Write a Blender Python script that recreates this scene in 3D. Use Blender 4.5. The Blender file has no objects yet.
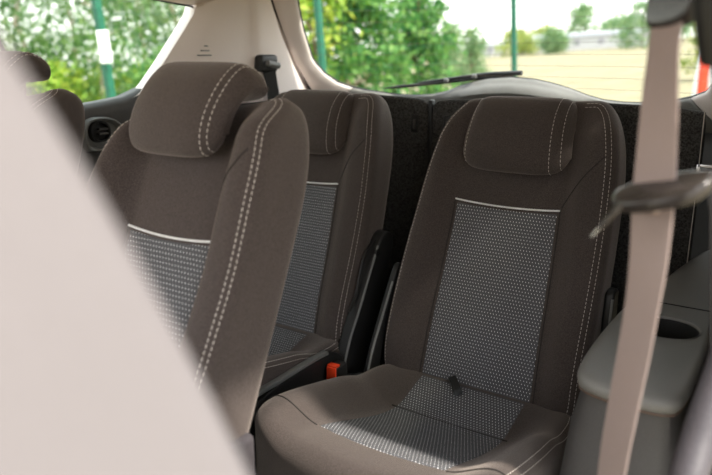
import bpy, bmesh, math, random
import numpy as np
from mathutils import Vector, Matrix

# ------------------------------------------------------------------ camera, sky, sun, exposure
SC = bpy.context.scene
COL = SC.collection
PI = math.pi
R = math.radians

cam_d = bpy.data.cameras.new('camera')
cam_d.sensor_width = 36.0
cam_d.lens = 35.0
cam_d.clip_start = 0.02
cam_d.clip_end = 400
cam_d.dof.use_dof = True
cam_d.dof.focus_distance = 1.42
cam_d.dof.aperture_fstop = 3.0
cam = bpy.data.objects.new('camera', cam_d)
COL.objects.link(cam)
EYE = Vector((0.85, 0.0, 1.0))
cam.location = EYE
cam.rotation_euler = (R(90 - 14.7), 0, R(34))
SC.camera = cam

world = bpy.data.worlds.new('overcast_sky')
SC.world = world
world.use_nodes = True
wn = world.node_tree.nodes
wl = world.node_tree.links
wn.clear()
w_out = wn.new('ShaderNodeOutputWorld')
w_bg = wn.new('ShaderNodeBackground')
w_ramp = wn.new('ShaderNodeValToRGB')
w_sep = wn.new('ShaderNodeSeparateXYZ')
w_tc = wn.new('ShaderNodeTexCoord')
wl.new(w_tc.outputs['Generated'], w_sep.inputs[0])
wl.new(w_sep.outputs['Z'], w_ramp.inputs[0])
w_ramp.color_ramp.elements[0].position = 0.0
w_ramp.color_ramp.elements[0].color = (1.0, 0.965, 0.935, 1)
w_ramp.color_ramp.elements[1].position = 0.8
w_ramp.color_ramp.elements[1].color = (0.86, 0.93, 1.0, 1)
wl.new(w_ramp.outputs[0], w_bg.inputs[0])
w_bg.inputs[1].default_value = 1.0
wl.new(w_bg.outputs[0], w_out.inputs[0])

sun_d = bpy.data.lights.new('sun', 'SUN')
sun_d.energy = 2.4
sun_d.angle = R(3.5)
sun_d.color = (1.0, 0.93, 0.82)
sun = bpy.data.objects.new('sun', sun_d)
COL.objects.link(sun)
sun.location = (3, -2, 5)
sun.rotation_euler = Vector((-1.0, 0.05, -1.20)).to_track_quat('-Z', 'Y').to_euler()

SC.view_settings.view_transform = 'Standard'
SC.view_settings.look = 'None'
SC.view_settings.gamma = 1.0
SC.view_settings.use_curve_mapping = False
SC.view_settings.exposure = 1.75

# ------------------------------------------------------------------ materials
def new_mat(name):
    m = bpy.data.materials.new(name)
    m.use_nodes = True
    nt = m.node_tree
    b = nt.nodes['Principled BSDF']
    return m, nt, b

def noise_mat(name, c1, c2, scale=60.0, rough=0.6, bump=0.0, bdist=0.001, detail=3.0, spec=0.4, sheen=0.0, coords='Object', stretch=(1, 1, 1)):
    m, nt, b = new_mat(name)
    N, L = nt.nodes, nt.links
    tc = N.new('ShaderNodeTexCoord')
    mp = N.new('ShaderNodeMapping')
    mp.inputs['Scale'].default_value = stretch
    nz = N.new('ShaderNodeTexNoise')
    nz.inputs['Scale'].default_value = scale
    nz.inputs['Detail'].default_value = detail
    rp = N.new('ShaderNodeValToRGB')
    rp.color_ramp.elements[0].position = 0.32
    rp.color_ramp.elements[1].position = 0.68
    rp.color_ramp.elements[0].color = (*c1, 1)
    rp.color_ramp.elements[1].color = (*c2, 1)
    L.new(tc.outputs[coords], mp.inputs[0])
    L.new(mp.outputs[0], nz.inputs['Vector'])
    L.new(nz.outputs['Fac'], rp.inputs[0])
    L.new(rp.outputs[0], b.inputs['Base Color'])
    b.inputs['Roughness'].default_value = rough
    b.inputs['Specular IOR Level'].default_value = spec
    if sheen:
        b.inputs['Sheen Weight'].default_value = sheen
        b.inputs['Sheen Roughness'].default_value = 0.5
        b.inputs['Sheen Tint'].default_value = (1.0, 0.87, 0.79, 1)
    if bump:
        bp = N.new('ShaderNodeBump')
        bp.inputs['Strength'].default_value = bump
        bp.inputs['Distance'].default_value = bdist
        L.new(nz.outputs['Fac'], bp.inputs['Height'])
        L.new(bp.outputs[0], b.inputs['Normal'])
    return m

def patterned_mat(name):
    """dark woven fabric with staggered rows of short white stitches, laid out in metres by UV"""
    m, nt, b = new_mat(name)
    N, L = nt.nodes, nt.links
    uv = N.new('ShaderNodeTexCoord')
    sep = N.new('ShaderNodeSeparateXYZ')
    L.new(uv.outputs['UV'], sep.inputs[0])
    def math_(op, a, bb=None, c=None):
        n = N.new('ShaderNodeMath')
        n.operation = op
        for i, v in enumerate((a, bb, c)):
            if v is None:
                continue
            if isinstance(v, (int, float)):
                n.inputs[i].default_value = v
            else:
                L.new(v, n.inputs[i])
        return n.outputs[0]
    cw, ch = 0.0068, 0.0074
    row = math_('FLOOR', math_('DIVIDE', sep.outputs['Y'], ch))
    odd = math_('MULTIPLY', math_('MODULO', math_('ABSOLUTE', row), 2.0), 0.5)
    fx = math_('FRACT', math_('ADD', math_('DIVIDE', sep.outputs['X'], cw), odd))
    fy = math_('FRACT', math_('DIVIDE', sep.outputs['Y'], ch))
    dx = math_('LESS_THAN', math_('ABSOLUTE', math_('SUBTRACT', fx, 0.5)), 0.095)
    dy = math_('LESS_THAN', math_('ABSOLUTE', math_('SUBTRACT', fy, 0.5)), 0.16)
    dot = math_('MULTIPLY', dx, dy)
    # fine slate weave under the stitches
    wv = math_('MULTIPLY', math_('SINE', math_('MULTIPLY', sep.outputs['X'], 2 * PI / 0.0044)),
               math_('SINE', math_('MULTIPLY', sep.outputs['Y'], 2 * PI / 0.0044)))
    mix0 = N.new('ShaderNodeMix')
    mix0.data_type = 'RGBA'
    mix0.inputs['A'].default_value = (0.060, 0.060, 0.065, 1)
    mix0.inputs['B'].default_value = (0.125, 0.127, 0.137, 1)
    L.new(math_('MULTIPLY_ADD', wv, 0.5, 0.5), mix0.inputs['Factor'])
    mix1 = N.new('ShaderNodeMix')
    mix1.data_type = 'RGBA'
    L.new(dot, mix1.inputs['Factor'])
    L.new(mix0.outputs['Result'], mix1.inputs['A'])
    mix1.inputs['B'].default_value = (0.80, 0.80, 0.82, 1)
    L.new(mix1.outputs['Result'], b.inputs['Base Color'])
    b.inputs['Roughness'].default_value = 0.8
    b.inputs['Specular IOR Level'].default_value = 0.25
    bp = N.new('ShaderNodeBump')
    bp.inputs['Strength'].default_value = 0.3
    bp.inputs['Distance'].default_value = 0.0006
    L.new(wv, bp.inputs['Height'])
    L.new(bp.outputs[0], b.inputs['Normal'])
    return m

def glass_mat(name, tint=(0.93, 0.97, 0.94)):
    m = bpy.data.materials.new(name)
    m.use_nodes = True
    nt = m.node_tree
    nt.nodes.clear()
    out = nt.nodes.new('ShaderNodeOutputMaterial')
    tr = nt.nodes.new('ShaderNodeBsdfTransparent')
    tr.inputs[0].default_value = (*tint, 1)
    gl = nt.nodes.new('ShaderNodeBsdfGlossy')
    gl.inputs['Roughness'].default_value = 0.02
    lw = nt.nodes.new('ShaderNodeLayerWeight')
    lw.inputs['Blend'].default_value = 0.5
    pw_ = nt.nodes.new('ShaderNodeMath')
    pw_.operation = 'POWER'
    pw_.inputs[1].default_value = 5.0
    nt.links.new(lw.outputs['Facing'], pw_.inputs[0])
    fr = nt.nodes.new('ShaderNodeMath')
    fr.operation = 'MULTIPLY_ADD'
    fr.inputs[1].default_value = 0.5
    fr.inputs[2].default_value = 0.03
    nt.links.new(pw_.outputs[0], fr.inputs[0])
    mx = nt.nodes.new('ShaderNodeMixShader')
    nt.links.new(fr.outputs[0], mx.inputs[0])
    nt.links.new(tr.outputs[0], mx.inputs[1])
    nt.links.new(gl.outputs[0], mx.inputs[2])
    nt.links.new(mx.outputs[0], out.inputs[0])
    return m

def leaf_mat(name, c1, c2, c3):
    m, nt, b = new_mat(name)
    N, L = nt.nodes, nt.links
    at = N.new('ShaderNodeAttribute')
    at.attribute_name = 'shade'
    rp = N.new('ShaderNodeValToRGB')
    rp.color_ramp.elements[0].color = (*c1, 1)
    rp.color_ramp.elements[1].color = (*c3, 1)
    e = rp.color_ramp.elements.new(0.5)
    e.color = (*c2, 1)
    L.new(at.outputs['Fac'], rp.inputs[0])
    L.new(rp.outputs[0], b.inputs['Base Color'])
    b.inputs['Roughness'].default_value = 0.6
    tl = N.new('ShaderNodeBsdfTranslucent')
    L.new(rp.outputs[0], tl.inputs[0])
    mx = N.new('ShaderNodeMixShader')
    mx.inputs[0].default_value = 0.45
    L.new(b.outputs[0], mx.inputs[1])
    L.new(tl.outputs[0], mx.inputs[2])
    L.new(mx.outputs[0], N['Material Output'].inputs[0])
    return m

M = {}
M['fabric'] = noise_mat('brown_black_fabric', (0.037, 0.029, 0.0265), (0.077, 0.062, 0.057), 520, 0.85, 0.7, 0.0012, 2, 0.2, 0.30)
M['fabric_mid'] = noise_mat('taupe_fabric', (0.043, 0.034, 0.032), (0.084, 0.067, 0.0635), 520, 0.85, 0.7, 0.0012, 2, 0.2, 0.30)
M['pattern'] = patterned_mat('slate_fabric_white_stitch_rows')
M['sunlit_fabric'] = noise_mat('sunlit_greige_fabric', (0.170, 0.156, 0.161), (0.193, 0.178, 0.184), 500, 0.85, 0.3, 0.0008, 2, 0.2)  # strong sunlight put into the colour; the other seats are brown
M['thread'] = noise_mat('off_white_thread', (0.55, 0.50, 0.46), (0.70, 0.65, 0.60), 300, 0.7)
M['piping'] = noise_mat('white_piping', (0.72, 0.72, 0.72), (0.85, 0.85, 0.85), 200, 0.6)
M['seam'] = noise_mat('seam_shadow_thread', (0.022, 0.019, 0.017), (0.035, 0.03, 0.027), 300, 0.9)
M['black_plastic'] = noise_mat('black_plastic', (0.012, 0.012, 0.012), (0.020, 0.020, 0.020), 400, 0.45, 0.15, 0.0005)
M['dark_plastic'] = noise_mat('charcoal_grained_plastic', (0.060, 0.057, 0.056), (0.078, 0.074, 0.073), 700, 0.55, 0.3, 0.0005)
M['arm_plastic'] = noise_mat('grey_grained_plastic', (0.165, 0.160, 0.150), (0.195, 0.190, 0.178), 700, 0.5, 0.3, 0.0005)
M['violet_plastic'] = noise_mat('violet_grey_plastic', (0.052, 0.046, 0.052), (0.070, 0.062, 0.068), 300, 0.55)
M['edge_plastic'] = noise_mat('grey_edge_plastic', (0.14, 0.14, 0.136), (0.18, 0.18, 0.174), 400, 0.4)
M['trim'] = noise_mat('warm_white_pillar_trim', (0.81, 0.72, 0.685), (0.86, 0.77, 0.735), 600, 0.7, 0.15, 0.0005)
M['lip'] = noise_mat('mid_grey_tailgate_trim', (0.19, 0.185, 0.175), (0.22, 0.215, 0.205), 400, 0.55, 0.1, 0.0004)
M['headliner'] = noise_mat('beige_headliner', (0.72, 0.61, 0.55), (0.78, 0.67, 0.61), 500, 0.95, 0.3, 0.0006)
M['carpet'] = noise_mat('charcoal_carpet', (0.024, 0.023, 0.022), (0.095, 0.092, 0.088), 260, 1.0, 1.0, 0.003, 5, 0.1)
M['floor_carpet'] = noise_mat('black_floor_carpet', (0.015, 0.014, 0.013), (0.03, 0.028, 0.026), 300, 1.0, 0.8, 0.002)
M['rubber'] = noise_mat('black_rubber', (0.008, 0.008, 0.008), (0.014, 0.014, 0.014), 200, 0.6)
M['steel'] = noise_mat('bright_steel', (0.55, 0.55, 0.55), (0.65, 0.65, 0.65), 100, 0.25)
M['steel'].node_tree.nodes['Principled BSDF'].inputs['Metallic'].default_value = 0.9
M['red'] = noise_mat('orange_red_plastic', (0.75, 0.05, 0.012), (0.85, 0.07, 0.018), 100, 0.4)
M['webbing'] = noise_mat('rose_beige_webbing', (0.30, 0.235, 0.215), (0.36, 0.28, 0.255), 600, 0.75, 0.4, 0.0006, stretch=(1, 1, 3))
M['webbing_dark'] = noise_mat('black_webbing', (0.012, 0.011, 0.011), (0.02, 0.019, 0.018), 600, 0.8)
M['ring_plastic'] = noise_mat('brown_black_plastic', (0.03, 0.025, 0.022), (0.045, 0.038, 0.034), 300, 0.2)
M['glass'] = glass_mat('window_glass')
M['dark_glass'] = glass_mat('sun_cutting_glass', (0.27, 0.275, 0.25))  # tint added to an unseen side pane to keep sun off the rear seats
M['heat'] = noise_mat('heating_filament', (0.10, 0.07, 0.05), (0.14, 0.10, 0.07), 50, 0.6)
M['green_paint'] = noise_mat('green_fence_paint', (0.006, 0.095, 0.055), (0.010, 0.12, 0.07), 20, 0.5)
M['plate'] = noise_mat('white_plate', (0.75, 0.76, 0.76), (0.82, 0.82, 0.82), 20, 0.5)
M['white_wall'] = noise_mat('white_render', (0.40, 0.40, 0.42), (0.46, 0.46, 0.48), 2, 0.8)
M['grey_roof'] = noise_mat('pale_grey_roof', (0.23, 0.23, 0.26), (0.28, 0.28, 0.31), 2, 0.8)
M['white_paint'] = noise_mat('white_car_paint', (0.62, 0.64, 0.66), (0.67, 0.69, 0.70), 5, 0.35)
M['lamp_red'] = noise_mat('red_lamp_lens', (0.72, 0.05, 0.02), (0.82, 0.075, 0.03), 30, 0.3)
M['bark'] = noise_mat('brown_bark', (0.13, 0.09, 0.06), (0.25, 0.18, 0.13), 12, 0.9, 0.6, 0.02)
M['birch_bark'] = noise_mat('pale_birch_bark', (0.30, 0.24, 0.19), (0.62, 0.52, 0.44), 9, 0.9, 0.3, 0.01, stretch=(1, 1, 3))
M['field'] = noise_mat('dry_yellow_grass', (0.215, 0.185, 0.115), (0.30, 0.262, 0.172), 1.2, 1.0, 0.4, 0.05, 6, 0.1)
M['leaf_birch'] = leaf_mat('birch_leaf', (0.045, 0.13, 0.035), (0.11, 0.24, 0.06), (0.22, 0.34, 0.10))
M['leaf_bush'] = leaf_mat('bright_bush_leaf', (0.13, 0.30, 0.03), (0.30, 0.46, 0.05), (0.55, 0.58, 0.10))
M['leaf_pine'] = leaf_mat('pine_leaf', (0.035, 0.13, 0.03), (0.10, 0.27, 0.055), (0.22, 0.38, 0.09))
M['leaf_far'] = leaf_mat('far_tree_leaf', (0.10, 0.21, 0.09), (0.19, 0.32, 0.14), (0.30, 0.40, 0.18))
M['leaf_far_yellow'] = leaf_mat('yellow_tree_leaf', (0.20, 0.29, 0.07), (0.34, 0.41, 0.10), (0.46, 0.48, 0.14))

# ------------------------------------------------------------------ object helpers
def link(name, verts, faces, mat, parent=None, smooth=True, uvs=None, sharp=None):
    me = bpy.data.meshes.new(name)
    me.from_pydata([tuple(map(float, v)) for v in verts], [], [tuple(f) for f in faces])
    me.validate()
    if uvs is not None:
        ul = me.uv_layers.new(name='UVMap')
        for lp in me.loops:
            ul.data[lp.index].uv = uvs[lp.vertex_index]
    bm = bmesh.new()
    bm.from_mesh(me)
    bmesh.ops.recalc_face_normals(bm, faces=bm.faces)
    bm.to_mesh(me)
    bm.free()
    if smooth:
        me.polygons.foreach_set('use_smooth', [True] * len(me.polygons))
        me.set_sharp_from_angle(angle=R(sharp or 42))
    me.materials.append(mat)
    o = bpy.data.objects.new(name, me)
    COL.objects.link(o)
    if parent:
        o.parent = parent
    return o

def tag(o, label=None, cat=None, group=None, kind=None):
    if label: o['label'] = label
    if cat: o['category'] = cat
    if group: o['group'] = group
    if kind: o['kind'] = kind
    return o

def thing(name, label, cat, loc=(0, 0, 0), group=None):
    o = bpy.data.objects.new(name, None)
    o.empty_display_size = 0.1
    COL.objects.link(o)
    o.location = loc
    return tag(o, label, cat, group)

def struct(name, verts, faces, mat, parent=None, **k):
    o = link(name, verts, faces, mat, parent, **k)
    if parent is None:
        o['kind'] = 'structure'
    return o

def merge(*parts):
    V, Fc = [], []
    for v, f in parts:
        n = len(V)
        V += [tuple(p) for p in v]
        Fc += [tuple(i + n for i in q) for q in f]
    return V, Fc

def box(x0, x1, y0, y1, z0, z1, bev=0.0):
    bm = bmesh.new()
    bmesh.ops.create_cube(bm, size=1)
    for v in bm.verts:
        v.co = Vector(((x0 + x1) / 2 + v.co.x * (x1 - x0), (y0 + y1) / 2 + v.co.y * (y1 - y0), (z0 + z1) / 2 + v.co.z * (z1 - z0)))
    if bev:
        bmesh.ops.bevel(bm, geom=bm.edges[:], offset=bev, segments=3, affect='EDGES', profile=0.5)
    bm.verts.index_update()
    V = [tuple(v.co) for v in bm.verts]
    F_ = [tuple(v.index for v in f.verts) for f in bm.faces]
    bm.free()
    return V, F_

def tube(pts, rad, n=8, closed=False, flat=None):
    """sweep along pts; flat=(half width vector dir, a, b) gives an elliptical/strap section"""
    pts = [Vector(p) for p in pts]
    m = len(pts)
    V, F_ = [], []
    up = None
    for i, p in enumerate(pts):
        a = pts[(i - 1) % m] if (i > 0 or closed) else p
        b = pts[(i + 1) % m] if (i < m - 1 or closed) else p
        t = (b - a).normalized()
        if up is None:
            up = t.orthogonal().normalized()
        up = (up - t * up.dot(t)).normalized()
        s = t.cross(up)
        r_ = rad[i] if isinstance(rad, (list, tuple)) else rad
        for k in range(n):
            q = 2 * PI * k / n
            V.append(p + (up * math.cos(q) + s * math.sin(q)) * r_)
    for i in range(m if closed else m - 1):
        j = (i + 1) % m
        for k in range(n):
            l = (k + 1) % n
            F_.append((i * n + k, i * n + l, j * n + l, j * n + k))
    if not closed:
        F_.append(tuple(range(n)))
        F_.append(tuple((m - 1) * n + k for k in range(n)))
    return V, F_

def strap(pts, widths, dirs, th=0.0016):
    """flat webbing: pts centre line, dirs width direction per point"""
    V, F_ = [], []
    m = len(pts)
    prof = [(-1, -0.5), (-0.97, 0.5), (-0.5, 0.75), (0, 0.6), (0.5, 0.75), (0.97, 0.5), (1, -0.5), (0.5, -0.75), (0, -0.6), (-0.5, -0.75)]
    n = len(prof)
    for i in range(m):
        p = Vector(pts[i])
        t = (Vector(pts[min(i + 1, m - 1)]) - Vector(pts[max(i - 1, 0)])).normalized()
        w = Vector(dirs[i] if isinstance(dirs, list) else dirs)
        w = (w - t * w.dot(t)).normalized()
        nn = t.cross(w)
        hw = (widths[i] if isinstance(widths, list) else widths) / 2
        for a, b in prof:
            V.append(p + w * a * hw + nn * b * th)
    for i in range(m - 1):
        for k in range(n):
            l = (k + 1) % n
            F_.append((i * n + k, i * n + l, (i + 1) * n + l, (i + 1) * n + k))
    F_.append(tuple(range(n)))
    F_.append(tuple((m - 1) * n + k for k in range(n)))
    return V, F_

def dashes(pts, dash=0.0058, gap=0.0028, rad=0.0010):
    """a run of sewn stitches along a polyline"""
    P = np.array([tuple(p) for p in pts], float)
    seg = np.linalg.norm(np.diff(P, axis=0), axis=1)
    s = np.concatenate([[0], np.cumsum(seg)])
    out = []
    t = 0.0
    while t + dash < s[-1]:
        a = [np.interp(q, s, P[:, k]) for q in (t,) for k in range(3)]
        b = [np.interp(q, s, P[:, k]) for q in (t + dash,) for k in range(3)]
        c = [np.interp(q, s, P[:, k]) for q in (t + dash / 2,) for k in range(3)]
        out.append(tube([a, c, b], [rad * 0.6, rad, rad * 0.6], 5))
        t += dash + gap
    return merge(*out)

def spline(ctrl, n=12, closed=False):
    """Catmull-Rom through control points"""
    P = [np.array(c, float) for c in ctrl]
    m = len(P)
    out = []
    for i in range(m if closed else m - 1):
        p0 = P[(i - 1) % m] if (closed or i > 0) else 2 * P[0] - P[1]
        p1 = P[i]
        p2 = P[(i + 1) % m]
        p3 = P[(i + 2) % m] if (closed or i + 2 < m) else 2 * P[-1] - P[-2]
        for k in range(n):
            t = k / n
            out.append(0.5 * ((2 * p1) + (-p0 + p2) * t + (2 * p0 - 5 * p1 + 4 * p2 - p3) * t * t + (-p0 + 3 * p1 - 3 * p2 + p3) * t ** 3))
    if not closed:
        out.append(P[-1])
    return out

def chaikin(ctrl, it=3):
    P = [np.array(c, float) for c in ctrl]
    for _ in range(it):
        Q = []
        for i in range(len(P)):
            a, b = P[i], P[(i + 1) % len(P)]
            Q += [0.75 * a + 0.25 * b, 0.25 * a + 0.75 * b]
        P = Q
    return np.array(P)

def resample(P, n):
    P = np.vstack([P, P[:1]])
    s = np.concatenate([[0], np.cumsum(np.linalg.norm(np.diff(P, axis=0), axis=1))])
    t = np.linspace(0, s[-1], n, endpoint=False)
    return np.stack([np.interp(t, s, P[:, k]) for k in range(P.shape[1])], 1)

def ss(a, b, x):
    t = min(1, max(0, (x - a) / (b - a)))
    return t * t * (3 - 2 * t)

class Pillow:
    """Closed padded body over a 2D outline (u, v): front(u, v) and back(u, v) are heights, rims rounded with rf / rb."""
    def __init__(self, outline, front, back, rf, rb, n=140, rings=16, centre=None):
        P = resample(np.array(outline, float), n)
        A = 0.5 * np.sum(P[:, 0] * np.roll(P[:, 1], -1) - np.roll(P[:, 0], -1) * P[:, 1])
        if A < 0:
            P = P[::-1]
        self.P, self.front, self.back, self.rf, self.rb = P, front, back, rf, rb
        self.rings = rings
        T = np.roll(P, -1, 0) - np.roll(P, 1, 0)
        T /= np.linalg.norm(T, axis=1)[:, None]
        self.Nin = np.stack([-T[:, 1], T[:, 0]], 1)
        self.c = np.array(centre) if centre is not None else P.mean(0)
    def dist(self, u, v):
        a = self.P
        b = np.roll(a, -1, 0)
        q = np.array([u, v])
        ab = b - a
        t = np.clip(((q - a) * ab).sum(1) / (ab * ab).sum(1), 0, 1)
        return float(np.linalg.norm(q - a - ab * t[:, None], axis=1).min())
    def h(self, u, v):
        d = self.dist(u, v)
        f = self.front(u, v)
        if d < self.rf:
            f -= self.rf * (1 - math.sqrt(max(0, 1 - (1 - d / self.rf) ** 2)))
        return f
    def inset(self, d):
        return self.P + self.Nin * d
    def mesh(self, place, steps=6):
        """place(u, v, h) -> 3D point"""
        n = len(self.P)
        V, F_ = [], []
        loops = []
        def half(fn, r, sgn):
            L_ = []
            base = self.inset(r)
            for k in range(self.rings, 0, -1):
                s = 1 - ((k) / self.rings) ** 1.0
                pts = self.c + (base - self.c) * max(s, 0.0)
                if k == self.rings:
                    continue
                L_.append([(p[0], p[1], fn(p[0], p[1])) for p in pts])
            for k in range(steps + 1):
                q = k / steps * PI / 2
                d = r * (1 - math.sin(q))
                drop = r * (1 - math.cos(q))
                pts = self.inset(d)
                L_.append([(p[0], p[1], fn(p[0], p[1]) - sgn * drop) for p in pts])
            return L_
        fr = half(self.front, self.rf, 1)
        bk = half(self.back, self.rb, -1)
        # d=0 rings are last in both; add mid side rings
        side = []
        for k in range(1, 4):
            t = k / 4
            side.append([(a[0], a[1], a[2] * (1 - t) + b[2] * t) for a, b in zip(fr[-1], bk[-1])])
        seq = fr + side + bk[::-1]
        for L_ in seq:
            loops.append(len(V))
            V += [place(*p) for p in L_]
        for a, b in zip(loops[:-1], loops[1:]):
            for i in range(n):
                j = (i + 1) % n
                F_.append((a + i, a + j, b + j, b + i))
        F_.append(tuple(range(loops[0], loops[0] + n)))
        F_.append(tuple(range(loops[-1], loops[-1] + n)))
        return V, F_

def grid_patch(us, vs, fn, skirt=None):
    """rows over vs, columns over us; fn(u, v) -> point; optional border skirt offset"""
    V, UV = [], []
    nu, nv = len(us), len(vs)
    for v in vs:
        for u in us:
            V.append(fn(u, v))
    F_ = [(j * nu + i, j * nu + i + 1, (j + 1) * nu + i + 1, (j + 1) * nu + i) for j in range(nv - 1) for i in range(nu - 1)]
    return V, F_

# ------------------------------------------------------------------ car shell (levelled on the car's own floor; +Y towards the tailgate)
def wall_x(y, z):
    x = 0.745 - 0.055 * (y - 1)
    return x - 0.13 * (z - 0.87) if z >= 0.87 else x + 0.12 * (0.87 - z)

def tail_y(x, z):
    return 2.2 - 0.9 * (z - 0.87) - 0.45 * x * x

# floor
v, f = box(-0.86, 0.80, -0.25, 2.12, -0.05, 0.0)
struct('floor', v, f, M['floor_carpet'], smooth=False)

# window opening of the side glass in (y, z): lower sill, slanted rear edge, header
SILL = [(-0.1, 0.838), (0.40, 0.848), (0.90, 0.858), (1.086, 0.865), (1.182, 0.876), (1.235, 0.883)]
REAR = [(1.262, 0.890), (1.286, 0.903), (1.308, 0.924), (1.358, 0.984), (1.425, 1.071), (1.455, 1.112), (1.462, 1.127), (1.452, 1.136)]
HEAD = [(1.315, 1.148), (0.90, 1.155), (0.40, 1.155), (-0.1, 1.150)]

def header_z(y):
    return float(np.interp(y, [-0.1, 0.4, 0.9, 1.315, 1.46, 1.6], [1.150, 1.155, 1.155, 1.148, 1.136, 1.12]))

def sill_z(y):
    P = SILL + REAR[:2]
    return float(np.interp(y, [p[0] for p in P], [p[1] for p in P]))

def side_panel(sgn, y0, y1, name):
    """lower charcoal side trim, from floor to the window sill, with a rolled top"""
    ys = np.linspace(y0, y1, 40)
    rows = [0.0, 0.2, 0.4, 0.55, 0.68, 0.76, 0.82]
    V, F_ = [], []
    for y in ys:
        zt = sill_z(y) if y < 1.3 else 0.875
        zs = [r for r in rows if r < zt - 0.03] + [zt - 0.02, zt - 0.008, zt, zt + 0.001]
        off = [0.0] * (len(zs) - 4) + [0.004, 0.0, -0.01, -0.04]
        while len(zs) < len(rows) + 4:
            zs.insert(0, 0.0); off.insert(0, 0.0)
        for z, o in zip(zs, off):
            V.append((sgn * (wall_x(y, z) - o - 0.0), y, z))
    n = len(rows) + 4
    for i in range(len(ys) - 1):
        for k in range(n - 1):
            F_.append((i * n + k, i * n + k + 1, (i + 1) * n + k + 1, (i + 1) * n + k))
    o = struct(name, V, F_, M['dark_plastic'])
    md = o.modifiers.new('thick', 'SOLIDIFY')
    md.thickness = 0.02
    md.offset = 0
    return o

wl_o = side_panel(-1, -0.1, 1.98, 'wall_left')
wr_o = side_panel(1, 0.93, 1.98, 'wall_right')

# recessed grab pocket with a raised bezel in the left side trim
def wl_pt(y, z, out=0.0):
    return (-(wall_x(y, z) - out), y, z)
bez = chaikin([(1.085, 0.848), (1.165, 0.848), (1.205, 0.825), (1.212, 0.785), (1.190, 0.760), (1.120, 0.752), (1.085, 0.765)], 3)
bez = resample(bez, 60)
bc = bez.mean(0)
V, F_ = [], []
for s, o in [(1.0, 0.010), (0.97, 0.022), (0.90, 0.028), (0.80, 0.026), (0.72, 0.016)]:
    for p in bez:
        q = bc + (p - bc) * s
        V.append(wl_pt(q[0], q[1], o))
n = len(bez)
for a in range(4):
    for i in range(n):
        j = (i + 1) % n
        F_.append((a * n + i, a * n + j, (a + 1) * n + j, (a + 1) * n + i))
F_.append(tuple(4 * n + i for i in range(n)))
bezel = link('bezel', V, F_, M['edge_plastic'], wl_o)
V, F_ = [], []
pk = resample(chaikin([(1.100, 0.838), (1.160, 0.838), (1.168, 0.780), (1.105, 0.780)], 3), 40)
pc = pk.mean(0)
for s, o in [(1.0, 0.0185), (0.93, 0.030), (0.80, 0.030), (0.74, 0.019)]:
    for p in pk:
        q = pc + (p - pc) * s
        V.append(wl_pt(q[0], q[1], o))
n = len(pk)
for a in range(3):
    for i in range(n):
        j = (i + 1) % n
        F_.append((a * n + i, a * n + j, (a + 1) * n + j, (a + 1) * n + i))
F_.append(tuple(3 * n + i for i in range(n)))
tag(link('grab_pocket', V, F_, M['black_plastic'], wl_o), 'black grab pocket')
v, f = merge(*[box(-0.735, -0.715, 1.128, 1.156, z, z + 0.006, 0.002) for z in (0.800, 0.812)])
link('latch', v, f, M['dark_plastic'], bezel)

# header rails + roof
def roof_z(x):
    return 1.205 - 0.06 * (abs(x) / 0.66) ** 3
V, F_ = [], []
ys = np.linspace(-0.12, 1.93, 28)
def roof_row(y):
    hw = wall_x(y, header_z(y))
    out = []
    zh = header_z(y) if y < 1.46 else header_z(1.46) + 0.0
    if y >= 1.46:
        zh = 1.136 + (y - 1.46) * 0.13
    for t in np.linspace(-1, 1, 31):
        x = t * hw
        z = zh + (1.205 - zh) * (1 - abs(t) ** 5)
        out.append((x, min(y, tail_y(x, z) + 0.03), z))
    return out
rows = [roof_row(y) for y in ys]
V = [p for r_ in rows for p in r_]
n = 31
F_ = [(i * n + k, i * n + k + 1, (i + 1) * n + k + 1, (i + 1) * n + k) for i in range(len(ys) - 1) for k in range(n - 1)]
ceil = struct('ceiling', V, F_, M['headliner'])
md = ceil.modifiers.new('thick', 'SOLIDIFY'); md.thickness = 0.03; md.offset = 1
# seam where the headliner meets the pillar trim
v, f = tube([(-(wall_x(y, 1.14) - 0.012), y, z) for y, z in [(1.45, 1.136), (1.50, 1.150), (1.56, 1.160), (1.64, 1.166), (1.74, 1.170)]], 0.004, 6)
link('headliner_edge', v, f, M['headliner'], ceil)

# rear pillar trims: from the slanted glass edge to the tailgate gap
GAP = [(0.855, 0.689), (0.90, 0.687), (0.97, 0.683), (1.03, 0.675), (1.082, 0.668), (1.13, 0.659), (1.185, 0.648)]
def gap_x(z):
    return float(np.interp(z, [g[0] for g in GAP], [g[1] for g in GAP]))
WE = [(0.858, 1.20), (0.883, 1.245), (0.890, 1.262), (0.903, 1.286), (0.924, 1.308), (0.984, 1.358), (1.071, 1.425), (1.112, 1.455), (1.136, 1.462), (1.185, 1.480)]
def pillar(sgn, name):
    zs = list(np.linspace(0.858, 1.185, 40))
    ts = np.linspace(0, 1, 26)
    V, F_ = [], []
    for z in zs:
        yw = float(np.interp(z, [w[0] for w in WE], [w[1] for w in WE]))
        gx = gap_x(z)
        gy = tail_y(gx, z) - 0.012
        V.append((sgn * (wall_x(yw, z) + 0.035), yw - 0.004, z - 0.002))
        for t in ts:
            y = yw + (gy - yw) * t
            x = wall_x(yw, z) * (1 - t) + gx * t + 0.0
            x -= 0.022 * math.sin(PI * t) + 0.012 * ss(0.0, 0.16, t) * ss(1.0, 0.94, t) + 0.016 * ss(0.52, 0.62, t) * ss(1.0, 0.86, t)
            V.append((sgn * x, y, z))
        V.append((sgn * (gx + 0.02), gy + 0.02, z))
    n = len(ts) + 2
    F_ = [(i * n + k, i * n + k + 1, (i + 1) * n + k + 1, (i + 1) * n + k) for i in range(len(zs) - 1) for k in range(n - 1)]
    o = struct(name, V, F_, M['trim'])
    md = o.modifiers.new('thick', 'SOLIDIFY'); md.thickness = 0.012; md.offset = 0
    return o
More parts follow.
